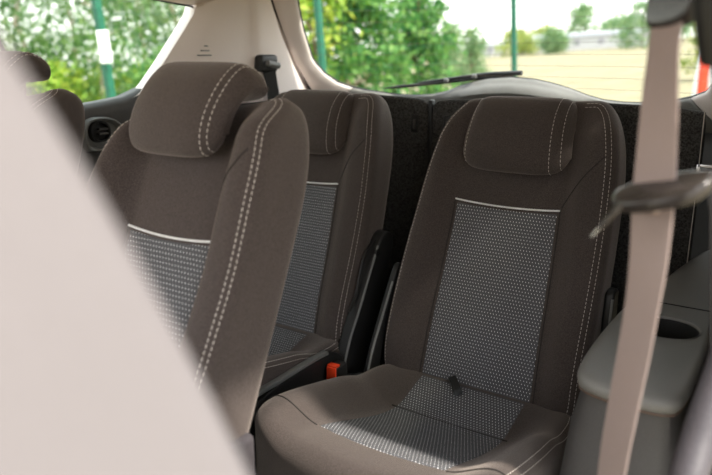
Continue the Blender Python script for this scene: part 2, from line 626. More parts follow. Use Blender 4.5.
tp = pillar(-1, 'trim_1')
tp2 = pillar(1, 'trim_2')
def outer_panel(sgn, parent):
    V = []
    zs = np.linspace(0.60, 1.22, 24)
    for z in zs:
        yw = float(np.interp(z, [w[0] for w in WE], [w[1] for w in WE])) if z > 0.858 else 1.20
        gx = gap_x(z); gy = tail_y(gx, max(z, 0.84))
        for x, y in [(wall_x(yw, z) + 0.018, yw - 0.004), (wall_x(yw, z) + 0.045, yw + 0.02), (wall_x(yw, z) + 0.055, yw + 0.15), (gx + 0.085, gy - 0.12), (gx + 0.07, gy + 0.0), (gx + 0.04, gy + 0.04), (gx - 0.025, gy + 0.06)]:
            V.append((sgn * x, y, z))
    F_ = [(i * 7 + k, i * 7 + k + 1, (i + 1) * 7 + k + 1, (i + 1) * 7 + k) for i in range(len(zs) - 1) for k in range(6)]
    link('outer_panel', V, F_, M['dark_plastic'], parent)
outer_panel(-1, tp)
outer_panel(1, tp2)
# three short embossed slits low on the pillar trim
v, f = merge(*[box(-0.678, -0.666, y0, y0 + w, z, z + 0.0035, 0.001) for y0, w, z in [(1.470, 0.030, 1.026), (1.458, 0.030, 1.013), (1.446, 0.050, 1.000)]])
tag(link('embossed_slit', v, f, M['lip'], tp), 'three short dark slits')

# side glass panes
def pane(sgn, name, y_from, mat='glass'):
    out = [p for p in SILL if p[0] >= y_from]
    out = [(y_from, sill_z(y_from))] + out + REAR + [p for p in HEAD if p[0] >= y_from] + [(y_from, header_z(y_from))]
    V = [(sgn * (wall_x(y, z) + 0.012), y, z) for y, z in out]
    V += [(sgn * (wall_x(y, z) + 0.016), y, z) for y, z in out]
    m = len(out)
    F_ = [tuple(range(m)), tuple(range(m, 2 * m))] + [(i, (i + 1) % m, m + (i + 1) % m, m + i) for i in range(m)]
    o = struct(name, V, F_, M[mat], smooth=False)
    edge = [(sgn * (wall_x(y, z) + 0.006), y, z) for y, z in out]
    v, f = tube(edge, 0.0035, 6, closed=True)
    link('window_seal', v, f, M['rubber'], o)
    return o
w1 = pane(-1, 'window_1', 0.30)
pane(1, 'window_2', 0.93, 'dark_glass')
# divider bar between the rear door glass and the quarter glass
v, f = tube([(-0.736, 0.955, 0.855), (-0.737, 0.925, 0.97), (-0.727, 0.885, 1.06), (-0.712, 0.862, 1.155)], 0.0045, 8)
link('divider_bar', v, f, M['rubber'], w1)

# tailgate: trim ring around the rear glass
half = [(0.0, 0.932), (0.076, 0.926), (0.13, 0.915), (0.187, 0.899), (0.235, 0.881), (0.285, 0.869), (0.35, 0.865), (0.41, 0.867), (0.495, 0.880), (0.545, 0.893), (0.582, 0.910), (0.608, 0.940), (0.620, 0.975), (0.622, 0.995), (0.603, 1.081), (0.588, 1.130), (0.574, 1.169), (0.552, 1.205), (0.48, 1.225), (0.30, 1.232), (0.0, 1.235)]
outer_h = [(0.0, 0.80), (0.08, 0.80), (0.14, 0.80), (0.20, 0.80), (0.26, 0.80), (0.32, 0.80), (0.39, 0.80), (0.46, 0.80), (0.56, 0.80), (0.64, 0.805), (0.685, 0.84), (0.687, 0.90), (0.684, 0.95), (0.681, 0.985), (0.668, 1.082), (0.660, 1.125), (0.652, 1.165), (0.645, 1.22), (0.54, 1.26), (0.32, 1.27), (0.0, 1.275)]
def dens(L, k=4):
    out = []
    for a, b in zip(L[:-1], L[1:]):
        for i in range(k):
            t = i / k
            out.append((a[0] + (b[0] - a[0]) * t, a[1] + (b[1] - a[1]) * t))
    out.append(L[-1])
    return out
win_h, out_h = dens(half), dens(outer_h)
def ring_strip(i0, i1, name, mat, parent=None, hump=0.0):
    idx = list(range(i0, i1 + 1))
    steps = 12
    loop = [(-win_h[i][0], win_h[i][1], -out_h[i][0], out_h[i][1]) for i in reversed(idx)] + [(win_h[i][0], win_h[i][1], out_h[i][0], out_h[i][1]) for i in idx]
    if win_h[i0][0] == 0:
        loop.pop(len(idx))
    V, F_ = [], []
    for a in loop:
        for k in range(steps + 1):
            t = k / steps
            x = a[0] + (a[2] - a[0]) * t
            z = a[1] + (a[3] - a[1]) * t
            b = 0.020 * math.sin(PI * min(1, t * 1.0)) ** 0.7 + hump * math.exp(-(x / 0.22) ** 4) * ss(0.0, 0.35, t)
            V.append((x, tail_y(x, z) - b, z))
    n = steps + 1
    m = len(loop)
    for i in range(m - 1):
        if i0 > 0 and i == len(idx) - 1:
            continue
        for k in range(n - 1):
            F_.append((i * n + k, i * n + k + 1, (i + 1) * n + k + 1, (i + 1) * n + k))
    o = struct(name, V, F_, mat, parent)
    md = o.modifiers.new('thick', 'SOLIDIFY'); md.thickness = 0.012; md.offset = 0
    return o
SPLIT = 36
door = ring_strip(SPLIT, len(win_h) - 1, 'door_1', M['trim'])
lowtrim = ring_strip(0, SPLIT, 'lower_trim', M['lip'], door, hump=0.05)
tag(lowtrim, 'grey humped lower trim')
# tailgate lower panel (behind the load cover)
us = np.linspace(-0.70, 0.70, 20)
V, F_ = grid_patch(us, np.linspace(0.0, 0.81, 8), lambda x, z: (x, tail_y(x, 0.80) - 0.005 + 0.02 * (0.8 - z), z))
o = link('lower_panel', V, F_, M['dark_plastic'], door)
md = o.modifiers.new('thick', 'SOLIDIFY'); md.thickness = 0.012; md.offset = 1
full = [(-p[0], p[1]) for p in reversed(win_h)][:-1] + win_h
full = full[:-1]
v, f = tube([(x, tail_y(x, z) + 0.002, z) for x, z in full], 0.0055, 6, closed=True)
link('window_gasket', v, f, M['rubber'], door)
ofull = ([(-p[0], p[1]) for p in reversed(out_h)][:-1] + out_h)[:-1]
for sg in (-1, 1):
    side_pts = [(sg * x * 0.973, z) for x, z in out_h if x > 0.60 and z > 0.845]
    v, f = tube([(x, tail_y(x, z) - 0.014, z) for x, z in side_pts], 0.0085, 8)
    link('door_gap_seal', v, f, M['rubber'], door)
# rear glass
V, F_ = [], []
m = len(full)
for s in np.linspace(1, 0, 8):
    for x, z in full:
        xx, zz = x * s, 1.06 + (z - 1.06) * s
        V.append((xx, tail_y(xx, zz) + 0.006, zz))
for a in range(7):
    for i in range(m):
        j = (i + 1) % m
        F_.append((a * m + i, a * m + j, (a + 1) * m + j, (a + 1) * m + i))
glass = struct('window_3', V, F_, M['glass'])
def win_hw(z):
    hi = [p for p in win_h if p[0] > 0.5]
    return float(np.interp(z, [p[1] for p in hi], [p[0] for p in hi])) if z > 0.885 else 0.5
lines = []
for k in range(9):
    z = 0.905 + k * 0.033
    hw = win_hw(z) - 0.02
    x0 = 0.20 if z < 0.935 else 0.0
    for sg in (-1, 1):
        lines.append(tube([(sg * x, tail_y(x, z) + 0.003, z) for x in np.linspace(x0, hw, 14)], 0.0005, 3))
v, f = merge(*lines)
link('heating_line', v, f, M['heat'], glass)

# C-pillar trim at the edge of the doorway, with its dark door seal
cp = spline([(0.775, 0.575, 1.16), (0.779, 0.605, 1.045), (0.786, 0.68, 0.965), (0.803, 0.80, 0.83), (0.798, 0.85, 0.70), (0.784, 0.79, 0.60), (0.779, 0.735, 0.545), (0.776, 0.66, 0.44), (0.775, 0.60, 0.30), (0.775, 0.57, 0.0)], 8)
v, f = tube(cp, 0.020, 12)
struct('trim_3', v, f, M['violet_plastic'])
v, f = tube([(p[0] - 0.018, p[1] - 0.012, p[2]) for p in cp[:14]], 0.0085, 8)
o = link('door_seal', v, f, M['rubber'], bpy.data.objects['trim_3'])

# ------------------------------------------------------------------ seats
def build_headrest(parent, y, z, width=0.22, scale=1.0, posts=True, lean=0.0, mat='fabric', xo=0.0, taper=0.10, flare=None, rows=None, thread=0.0008, other_side=False):
    """comma-shaped head restraint: a pad in front that wraps back over the backrest top"""
    ctrl = [(0.002, 0.006), (0.003, 0.040), (0.018, 0.078), (0.045, 0.112), (0.082, 0.132), (0.118, 0.124), (0.136, 0.103), (0.132, 0.078), (0.108, 0.074), (0.082, 0.072), (0.060, 0.052), (0.046, 0.022), (0.036, 0.000), (0.016, -0.006)]
    P = np.array(spline(ctrl, 8, True)) * scale
    ca, sa = math.cos(lean), math.sin(lean)
    P = P @ np.array([[ca, -sa], [sa, ca]])
    hw = width / 2
    r = 0.030
    pil = Pillow(P, lambda u, v: hw, lambda u, v: -hw, r, r, n=120)
    def place(u, v, h):
        t = abs(h) / hw
        yy = y + u + 0.022 * t ** 3 * max(0, 1 - u / (0.10 * scale))
        return (xo + h * (1.0 + (flare if (flare is not None and h > 0) else -taper) * ss(0.02, 0.13 * scale, v)), yy, z + v - 0.010 * t ** 5 * ss(0.05, 0.12, v) + 0.020 * t ** 5 * (1 - ss(0.0, 0.05, v)))
    n = len(pil.P)
    V, F_, loops = [], [], []
    L_ = []
    for k in range(9):
        q = k / 8 * PI / 2
        L_.append((r * (1 - math.sin(q)), hw - r * (1 - math.cos(q))))
    seq = L_ + [(0, hw * s) for s in np.linspace(0.72, -0.72, 13)] + [(d, -h) for d, h in reversed(L_)]
    for d, h in seq:
        loops.append(len(V))
        V += [place(p[0], p[1], h) for p in pil.inset(d)]
    for a, b in zip(loops[:-1], loops[1:]):
        for i in range(n):
            j = (i + 1) % n
            F_.append((a + i, a + j, b + j, b + i))
    F_.append(tuple(range(n)))
    F_.append(tuple(range(loops[-1], loops[-1] + n)))
    hr = link('headrest', V, F_, M[mat], parent)
    # outline runs from the bottom front up over the top to the back
    order = [i for i in range(n)]
    lo = min(order, key=lambda i: pil.P[i][1])
    start = (lo) % n
    ln = []
    step = -1 if pil.P[(start - 3) % n][0] < pil.P[(start + 3) % n][0] else 1
    k = start
    pts_idx = []
    for _ in range(int(n * 0.60)):
        pts_idx.append(k % n)
        k += step
    for sg, rows in ((1, rows or ((-0.0006, hw - r - 0.006), (r * 0.13 - 0.0006, hw - r * 0.50))), (-1, ((r * 0.13 - 0.0006, hw - r * 0.50),))):
        if sg < 0 and not other_side:
            continue
        v, f = merge(*[dashes([place(*(pil.P[i] + pil.Nin[i] * d), sg * h) for i in pts_idx], 0.0060, 0.0030, thread) for d, h in rows])
        link('stitching', v, f, M['thread'], hr)
    if posts:
        for sx in (-0.05, 0.05):
            v, f = tube([(sx, y + 0.100 * scale, z + 0.09 * scale), (sx, y + 0.094, z + 0.02), (sx, y + 0.075, z - 0.06)], 0.006, 10)
            link('headrest_post', v, f, M['steel'], parent)
            v, f = tube([(sx, y + 0.0985, z + 0.045), (sx, y + 0.093, z + 0.022)], [0.012, 0.014], 12)
            link('post_collar', v, f, M['black_plastic'], parent)
    return hr

def build_backrest(parent, y0, z0, recline, L, hwid, panel, bolster, thick, outline_ctrl, fabric='fabric', stitch_inset=(0.012, 0.022), stitch_from=0.30, sag=0.006, rf=0.030, thread=0.0008):
    """panel = (z low, z high, half width low, half width high) along the backrest"""
    ca, sa = math.cos(recline), math.sin(recline)
    def place(u, v, h):
        return (u, y0 - h * ca + v * sa, z0 + h * sa + v * ca)
    pz0, pz1, pw0, pw1 = panel
    def pw(v):
        return pw0 + (pw1 - pw0) * min(1, max(0, (v - pz0) / (pz1 - pz0)))
    def front(u, v):
        w = pw(v)
        b = bolster * ss(w - 0.006, w + 0.055, abs(u)) * ss(L * 1.04, L * 0.86, v) * ss(-0.05, 0.12, v)
        up = 0.008 * ss(pz1 - 0.06, pz1 + 0.10, v) * ss(L, L - 0.06, v)
        return b + up + 0.006 * math.exp(-((v - pz0 - 0.12) / 0.10) ** 2)
    def back(u, v):
        return -thick + 0.02 * (v / L)
    pil = Pillow(chaikin(outline_ctrl, 4), front, back, rf, 0.035, n=150, rings=18, centre=(0, L * 0.5))
    V, F_ = pil.mesh(place)
    br = link('backrest', V, F_, M[fabric], parent)
    # patterned insert
    nu, nv = 30, 50
    V, UV = [], []
    ts = np.linspace(-1, 1, nu)
    for j in range(nv):
        for i, t in enumerate(ts):
            zt = pz1 - sag * (1 - t * t)
            vv = pz0 + (zt - pz0) * j / (nv - 1)
            u = t * pw(vv)
            e = -0.004 if (i in (0, nu - 1) or j in (0, nv - 1)) else 0.0016
            V.append(place(u, vv, pil.h(u, vv) + e))
            UV.append((u, vv))
    F_ = [(j * nu + i, j * nu + i + 1, (j + 1) * nu + i + 1, (j + 1) * nu + i) for j in range(nv - 1) for i in range(nu - 1)]
    ins = link('insert', V, F_, M['pattern'], br, uvs=UV)
    tag(ins, 'slate insert with rows of white stitches')
    pts = [place(t * pw1, pz1 - sag * (1 - t * t) + 0.001, pil.h(t * pw1, pz1 - sag * (1 - t * t)) + 0.0015) for t in np.linspace(-1, 1, 24)]
    v, f = tube(pts, 0.0021, 8)
    tag(link('piping', v, f, M['piping'], br), 'white piping')
    # seams from the headrest bay down to the insert corners and out to the bolsters
    sm = []
    for sg in (-1, 1):
        if sg > 0: sm.append(tube([place(sg * u, vv, pil.h(sg * u, vv) + 0.0002) for u, vv in [(pw1 + (hwid * 0.88 - pw1) * t, pz1 + (L * 0.83 - pz1) * t ** 0.8) for t in np.linspace(0, 1, 14)]], 0.0012, 6))
        sm.append(tube([place(sg * pw(vv), vv, pil.h(pw(vv), vv) + 0.0006) for vv in np.linspace(pz0, pz1, 24)], 0.0014, 6))
    for v, f in sm:
        link('seam', v, f, M['seam'], br)
    # double stitch run along each front edge
    for sg in (1, -1):
        st = []
        for d in stitch_inset:
            Q = pil.inset(d)
            idx = [i for i in range(len(Q)) if Q[i][0] * sg > 0 and Q[i][1] > 0.03 and not (Q[i][1] > L * 0.9 and abs(Q[i][0]) < hwid * stitch_from * 2)]
            pts = sorted([Q[i] for i in idx], key=lambda p: p[1] + (0 if abs(p[0]) > 0.6 * hwid and p[1] < L * 0.85 else (hwid - abs(p[0])) * 0.5))
            p3 = []
            for p in pts:
                hgt = pil.front(p[0], p[1])
                if d < rf:
                    hgt -= rf * (1 - math.sqrt(max(0, 1 - (1 - d / rf) ** 2)))
                p3.append(place(p[0], p[1], hgt + 0.0005))
            st.append(dashes(p3, rad=thread))
            if sg < 0:
                break
        v, f = merge(*st)
        link('stitching', v, f, M['thread'], br)
    return br, pil, place

def build_cushion(parent, fabric='fabric', hw=0.235, y_back=0.0, depth=0.47, z_back=0.0, pw=0.132):
    """seat squab in local coords: y from 0 (back) to -depth (front); heights up"""
    out = chaikin([(-hw * 0.80, 0.03), (-hw * 0.98, -0.02), (-hw, -0.14), (-hw * 1.03, -0.32), (-hw * 1.0, -depth + 0.045), (-hw * 0.80, -depth - 0.005), (0, -depth - 0.040), (hw * 0.80, -depth - 0.005), (hw * 1.0, -depth + 0.045), (hw * 1.03, -0.32), (hw, -0.14), (hw * 0.98, -0.02), (hw * 0.80, 0.03)], 4)
    def top(u, v):
        t = -v / depth
        base = 0.010 - 0.030 * ss(0.0, 0.30, t) + 0.100 * ss(0.22, 1.05, t)
        b = (0.060 * (1 - 0.55 * ss(0.35, 1.0, t))) * ss(pw - 0.006, pw + 0.085, abs(u)) * ss(-0.08, 0.42, t)
        return base + b
    pil = Pillow(out, top, lambda u, v: -0.10, 0.036, 0.02, n=150, rings=18, centre=(0, -depth * 0.5))
    place = lambda u, v, h: (u, y_back + v, z_back + h)
    V, F_ = pil.mesh(place)
    cu = link('cushion', V, F_, M[fabric], parent)
    nu, nv = 30, 50
    V, UV = [], []
    for j in range(nv):
        t = j / (nv - 1)
        for i, s in enumerate(np.linspace(-1, 1, nu)):
            vend = -0.405 - 0.020 * (1 - s * s)
            vv = -0.012 + (vend + 0.012) * t
            u = s * (pw - 0.004 + 0.006 * ss(0.2, 0.9, t))
            e = -0.004 if (i in (0, nu - 1) or j in (0, nv - 1)) else 0.0018
            V.append(place(u, vv, pil.h(u, vv) + e))
            UV.append((u, vv))
    F_ = [(j * nu + i, j * nu + i + 1, (j + 1) * nu + i + 1, (j + 1) * nu + i) for j in range(nv - 1) for i in range(nu - 1)]
    ins = link('insert', V, F_, M['pattern'], cu, uvs=UV)
    tag(ins, 'slate insert with rows of white stitches')
    sm = []
    # cross crease of the insert, front corner seams
    sm.append(tube([place(u, -0.135 - 0.004 * math.cos(u * 10), pil.h(u, -0.135) + 0.0012) for u in np.linspace(-pw, pw, 20)], 0.0016, 6))
    for sg in (-1, 1):
        sm.append(tube([place(sg * u, -0.405 + 0.02 * (u - pw), pil.h(sg * u, -0.405) + 0.0006) for u in np.linspace(pw, hw * 0.96, 14)], 0.0014, 6))
    for v, f in sm:
        link('seam', v, f, M['seam'], cu)
    st = []
    for d in (0.010, 0.020):
        Q = pil.inset(d)
        pts = sorted([p for p in Q if p[0] > hw * 0.6 and -depth + 0.03 < p[1] < -0.02], key=lambda p: p[1])
        st.append(dashes([place(p[0], p[1], pil.h(p[0], p[1]) + 0.0006) for p in pts], rad=0.0007))
    v, f = merge(*st)
    link('stitching', v, f, M['thread'], cu)
    return cu

def copy_tree(o, parent=None):
    c = o.copy()
    COL.objects.link(c)
    if parent:
        c.parent = parent
    for ch in list(o.children):
        copy_tree(ch, c)
    return c

GR3, GR2 = 'folding seats of the third row', 'separate seats of the second row'

# third row, seat in full view
third = thing('car_seat_unit', 'dark brown fabric rear seat with cushion in full view and black pull strap', 'seat', (0.285, 1.29, 0.0), GR3)
L3, HW3 = 0.69, 0.232
out3 = [(-0.14, 0.0), (-0.235, 0.0), (-0.236, 0.14), (-0.228, 0.34), (-0.196, 0.56), (-0.158, 0.690), (-0.110, 0.702), (0, 0.690), (0.130, 0.702), (0.186, 0.702), (0.228, 0.60), (0.236, 0.40), (0.236, 0.14), (0.235, 0.0), (0.14, 0.0)]
build_backrest(third, 0.0, 0.25, R(18.6), L3, HW3, (0.035, 0.453, 0.136, 0.122), 0.030, 0.10, out3, 'fabric', stitch_from=0.28, thread=0.0006)
build_headrest(third, 0.122, 0.758, 0.248, 1.12, posts=True, lean=R(-4), xo=0.006, taper=0.05, thread=0.0006, other_side=True)
build_cushion(third, 'fabric', 0.250, 0.02, 0.49, 0.283, 0.132)
v, f = box(-0.20, 0.20, -0.40, 0.03, 0.05, 0.185, 0.015)
link('seat_base', v, f, M['black_plastic'], third)

third_far = copy_tree(third)
third_far.location = (-0.292, 1.29, 0.0)
for ch in third_far.children:
    if ch.name.startswith('cushion'):
        ch.location.z += 0.022
third_far['label'] = 'dark brown fabric rear seat half hidden behind the nearer taupe seat'

# pull strap at the foot of the nearer third-row backrest
ps = spline([(-0.052, 0.012, 0.302), (-0.046, -0.002, 0.308), (-0.034, -0.016, 0.306), (-0.022, -0.027, 0.298), (-0.014, -0.032, 0.288)], 6)
v, f = strap(ps, 0.018, (0.5, 0.75, 0.25), 0.0024)
tag(link('pull_strap', v, f, M['black_plastic'], third), 'black pull strap')

# hinge covers: slim black side plates, with a paler rim
def hinge(parent, x, pts_front, pts_back, th, name='hinge_cover'):
    """plate in the y-z plane, front edge to back edge"""
    P = np.array(pts_front + pts_back[::-1])
    pil = Pillow(chaikin(P, 3), lambda u, v: th / 2, lambda u, v: -th / 2, 0.006, 0.006, n=90, rings=6)
    V, F_ = pil.mesh(lambda u, v, h: (x + h, u, v), 4)
    o = link(name, V, F_, M['black_plastic'], parent)
    fr = spline([(x + th / 2 - 0.002, p[0] - 0.0005, p[1]) for p in pts_front[1:]], 6)
    v, f = tube(fr, 0.0030, 6)
    link('rim', v, f, M['edge_plastic'], o)
    return o
hl = hinge(third_far, 0.247, [(0.142, 0.578), (0.112, 0.545), (0.035, 0.41), (-0.012, 0.335), (-0.045, 0.255)], [(0.190, 0.562), (0.182, 0.515), (0.135, 0.40), (0.110, 0.30), (0.080, 0.22)], 0.034)
v, f = tube([(0.258, 0.108, 0.528), (0.2655, 0.108, 0.528)], 0.010, 14)
link('pivot', v, f, M['rubber'], hl)
v, f = tube(spline([(0.246, 0.120, 0.555), (0.244, 0.082, 0.530), (0.243, 0.060, 0.480), (0.244, 0.040, 0.430), (0.244, 0.010, 0.400)], 6), 0.004, 6)
link('cable', v, f, M['black_plastic'], third_far)
hr_ = hinge(third, -0.246, [(0.085, 0.520), (0.060, 0.480), (0.005, 0.39), (-0.030, 0.33), (-0.060, 0.25)], [(0.110, 0.515), (0.100, 0.48), (0.045, 0.39), (0.015, 0.33), (0.000, 0.25)], 0.016)
lv = hinge(third, 0.246, [(0.115, 0.535), (0.105, 0.52), (0.100, 0.45), (0.115, 0.40)], [(0.150, 0.535), (0.150, 0.51), (0.150, 0.45), (0.160, 0.40)], 0.020, 'recliner_lever')
v, f = box(0.238, 0.254, 0.02, 0.16, 0.10, 0.42, 0.006)
link('side_bracket', v, f, M['black_plastic'], third)

# base side panel of the half hidden seat, with its lighter top strip
rl = Pillow(chaikin([(-0.36, 0.332), (-0.10, 0.342), (-0.05, 0.318), (-0.02, 0.24), (-0.02, 0.12), (-0.37, 0.12), (-0.38, 0.28)], 2), lambda u, v: 0.012, lambda u, v: -0.012, 0.004, 0.004, n=90, rings=6)
V, F_ = rl.mesh(lambda u, v, h: (0.258 + h, u, v), 3)
sp = link('side_panel', V, F_, M['black_plastic'], third_far)
v, f = box(0.250, 0.268, -0.352, -0.105, -0.006, 0.006, 0.003)
v = [(p[0], p[1], 0.338 + p[2] + 0.0005 * 0) for p in v]
link('top_strip', v, f, M['edge_plastic'], sp)

# second row, middle seat
second = thing('car_seat_unit', 'taupe fabric middle-row seat with double white stitching down its broad side bolster', 'seat', (0.028, 0.555, 0.0), GR2)
L2, HW2 = 0.575, 0.192
out2 = [(-0.13, 0.0), (-0.190, 0.0), (-0.193, 0.12), (-0.188, 0.30), (-0.166, 0.42), (-0.125, 0.550), (-0.085, 0.572), (0, 0.560), (0.105, 0.580), (0.155, 0.588), (0.192, 0.49), (0.194, 0.34), (0.193, 0.12), (0.190, 0.0), (0.13, 0.0)]
build_backrest(second, 0.0, 0.42, R(25.5), L2, HW2, (0.03, 0.345, 0.096, 0.094), 0.056, 0.095, out2, 'fabric_mid', stitch_inset=(0.006, 0.0115), stitch_from=0.33)
build_headrest(second, 0.140, 0.859, 0.206, 1.0, mat='fabric_mid', xo=-0.004, taper=0.16, flare=0.16, rows=((-0.0003, 0.103 - 0.030 * 0.85), (0.0026, 0.103 - 0.030 * 0.55)))
build_cushion(second, 'fabric_mid', 0.192, 0.01, 0.45, 0.42, 0.10)
v, f = box(-0.19, 0.19, -0.40, 0.05, 0.20, 0.315, 0.015)
link('seat_base', v, f, M['violet_plastic'], second)
for sx in (-0.17, 0.17):
    v, f = box(sx - 0.02, sx + 0.02, -0.38, 0.02, 0.0, 0.205, 0.008)
    link('seat_rail', v, f, M['black_plastic'], second)
v, f = box(0.168, 0.204, 0.0, 0.105, 0.38, 0.475, 0.010)
link('side_cover', v, f, M['violet_plastic'], second)

second_far = copy_tree(second)
second_far.location = (-0.530, 0.555, 0.0)
for ch in second_far.children:
    if ch.name.startswith(('headrest', 'post_collar')):
        ch.location.z += 0.018
second_far['label'] = 'dark seat against the far side window with a separate stitched headrest'

# second row, seat by the doorway: slid forward and tipped up, sunlit paleness put into its fabric colour
tip = thing('car_seat_unit', 'pale sunlit seat tipped forward, close and blurred beside the doorway', 'seat', (0.455, 0.3255, 0.0), GR2)
LT = 0.66
def tip_place(u, v, h):
    # local v runs up the backrest, which leans forwards; h towards the tailgate
    a = R(22)
    bow = 0.020 * math.sin(PI * min(1, max(0, v / LT)))
    return (u, h * math.cos(a) - v * math.sin(a) + bow * 0.9, 0.482 + h * math.sin(a) + v * math.cos(a))
outt = [(-0.13, 0.0), (-0.205, 0.0), (-0.207, 0.12), (-0.207, 0.34), (-0.205, 0.57), (-0.165, 0.668), (0, 0.665), (0.165, 0.668), (0.205, 0.57), (0.207, 0.34), (0.206, 0.12), (0.205, 0.0), (0.13, 0.0)]
pt = Pillow(chaikin(outt, 4), lambda u, v: 0.0, lambda u, v: -0.15, 0.022, 0.04, n=130, rings=14, centre=(0, LT / 2))
V, F_ = pt.mesh(tip_place)
link('backrest', V, F_, M['sunlit_fabric'], tip)
pc_ = Pillow(chaikin([(-0.20, 0.0), (-0.205, -0.10), (-0.205, -0.36), (-0.15, -0.43), (0.15, -0.43), (0.205, -0.36), (0.205, -0.10), (0.20, 0.0)], 4), lambda u, v: 0.12 - 0.02 * math.sin(PI * min(1, max(0, -v / 0.42))), lambda u, v: 0.0, 0.03, 0.02, n=110, rings=12, centre=(0, -0.2))
a_ = R(-18)
V, F_ = pc_.mesh(lambda u, v, h: (u, -0.02 + v * math.cos(a_) + h * math.sin(a_), 0.40 + v * math.sin(a_) * -1 * -1 + h * math.cos(a_)))
link('cushion', V, F_, M['sunlit_fabric'], tip)
for sx in (-0.16, 0.16):
    v, f = merge(box(sx - 0.018, sx + 0.018, -0.34, 0.06, 0.0, 0.05, 0.006), tube([(sx, 0.02, 0.03), (sx, 0.0, 0.25), (sx, -0.02, 0.46)], 0.018, 10), tube([(sx, -0.30, 0.03), (sx, -0.25, 0.20), (sx, -0.20, 0.38)], 0.014, 10))
    link('folding_leg', v, f, M['black_plastic'], tip)

# ------------------------------------------------------------------ loose fittings in the car
# red-buttoned buckle standing between the two third-row seats
bk = thing('seat_belt_buckle', 'black belt buckle with orange-red button between the two rear seats', 'buckle', (0.0, 1.175, 0.0))
v, f = box(-0.014, 0.014, -0.012, 0.030, 0.235, 0.320, 0.005)
link('buckle_body', v, f, M['black_plastic'], bk)
v, f = merge(box(-0.0125, 0.0125, -0.0165, -0.0115, 0.287, 0.319, 0.0015), box(-0.0125, 0.0125, -0.014, 0.002, 0.3185, 0.324, 0.0015))
tag(link('release_button', v, f, M['red'], bk), 'orange-red release button')
v, f = tube([(0, 0.01, 0.24), (0, 0.03, 0.15), (0, 0.05, 0.0)], 0.008, 8)
link('stalk', v, f, M['black_plastic'], bk)

# load cover board behind the third row
lb = thing('load_cover', 'charcoal carpeted board standing behind the rear seats', 'load cover', (0.0, 1.70, 0.0))
def board_mesh(x0, x1):
    out = chaikin([(x0, 0.02), (x0, 0.86), (x0 + 0.01, 0.893), (x1 - 0.01, 0.893), (x1, 0.86), (x1, 0.02)], 2)
    p = Pillow(out, lambda u, v: 0.014, lambda u, v: -0.014, 0.010, 0.006, n=120, rings=8, centre=((x0 + x1) / 2, 0.45))
    return p.mesh(lambda u, v, h: (u, -h - 0.0 , v), 4)
for x0, x1 in ((-0.600, -0.052), (-0.044, 0.632)):
    v, f = board_mesh(x0, x1)
    pn = link('carpet_panel', v, f, M['carpet'], lb)
    xs = -0.092 if x1 < 0 else 0.008
    v, f = merge(box(xs - 0.012, xs + 0.012, -0.0165, -0.012, 0.795, 0.845, 0.003))
    sl = link('latch_plate', v, f, M['black_plastic'], pn)
    v, f = box(xs - 0.004, xs + 0.004, -0.0185, -0.015, 0.805, 0.832, 0.001)
    link('latch_tab', v, f, M['dark_plastic'], sl)
v, f = box(-0.054, -0.042, -0.010, 0.010, 0.03, 0.885, 0.003)
link('hinge_strip', v, f, M['black_plastic'], lb)
v, f = tube([(0.626, -0.0150, 0.885), (0.629, -0.0150, 0.70), (0.629, -0.0150, 0.40), (0.629, -0.0150, 0.05)], 0.0011, 5)
tag(link('edge_piping', v, f, M['thread'], lb), 'thin white edge piping')

# rear wiper outside the glass
wp = thing('rear_wiper', 'black wiper arm lying across the bottom of the rear glass', 'wiper', (0, 2.2, 0.90))
def wpt(x, z, o=0.022):
    return (x, tail_y(x, z) + o - 2.2, z - 0.90)
arm = [wpt(x, z) for x, z in [(0.03, 0.948), (-0.08, 0.943), (-0.17, 0.932), (-0.26, 0.920), (-0.33, 0.910)]]
v, f = tube(spline(arm, 6), [0.008 - 0.004 * i / 24 for i in range(25)], 10)
link('wiper_arm', v, f, M['black_plastic'], wp)
bl = [wpt(x, z, 0.014) for x, z in [(0.0, 0.938), (-0.12, 0.929), (-0.24, 0.914), (-0.35, 0.902), (-0.452, 0.890)]]
v, f = tube(spline(bl, 6), [0.0055] * 22 + [0.004, 0.003, 0.002], 8)
link('wiper_blade', v, f, M['rubber'], wp)
for x, z in ((-0.13, 0.936), (-0.23, 0.921)):
    p = wpt(x, z, 0.018)
    v, f = box(p[0] - 0.008, p[0] + 0.008, p[1] - 0.012, p[1] + 0.008, p[2] - 0.008, p[2] + 0.006, 0.003)
    link('clip', v, f, M['edge_plastic'], wp)

# armrest with cup holder beside the nearer third-row seat
ar = thing('armrest', 'grey plastic side armrest with an empty round cup holder', 'armrest', (0.660, 1.195, 0.016))
def arm_h(u, v):
    # u = world x offset, v = world y offset
    return 0.520 + 0.05 * ss(0.16, 0.50, v) - 0.010 * ss(-0.05, -0.25, v) + 0.03 * ss(0.06, 0.16, u)
CUP = (0.006, 0.058)
RC = 0.054
acore = [(-0.083, -0.195), (-0.088, -0.05), (-0.088, 0.16), (-0.060, 0.26), (0.00, 0.46), (0.02, 0.50), (0.06, 0.50), (0.075, 0.20), (0.088, -0.195), (0.05, -0.222), (-0.04, -0.215)]
P = resample(chaikin(acore, 3), 96)
A = 0.5 * np.sum(P[:, 0] * np.roll(P[:, 1], -1) - np.roll(P[:, 0], -1) * P[:, 1])
if A < 0: P = P[::-1]
T = np.roll(P, -1, 0) - np.roll(P, 1, 0); T /= np.linalg.norm(T, axis=1)[:, None]
NI = np.stack([-T[:, 1], T[:, 0]], 1)
ang = np.arctan2(P[:, 1] - CUP[1], P[:, 0] - CUP[0])
circ = np.stack([CUP[0] + RC * np.cos(ang), CUP[1] + RC * np.sin(ang)], 1)
V, F_ = [], []
n = len(P)
def add_loop(pts):
    V.extend(pts)
zc = arm_h(*CUP)
loops = []
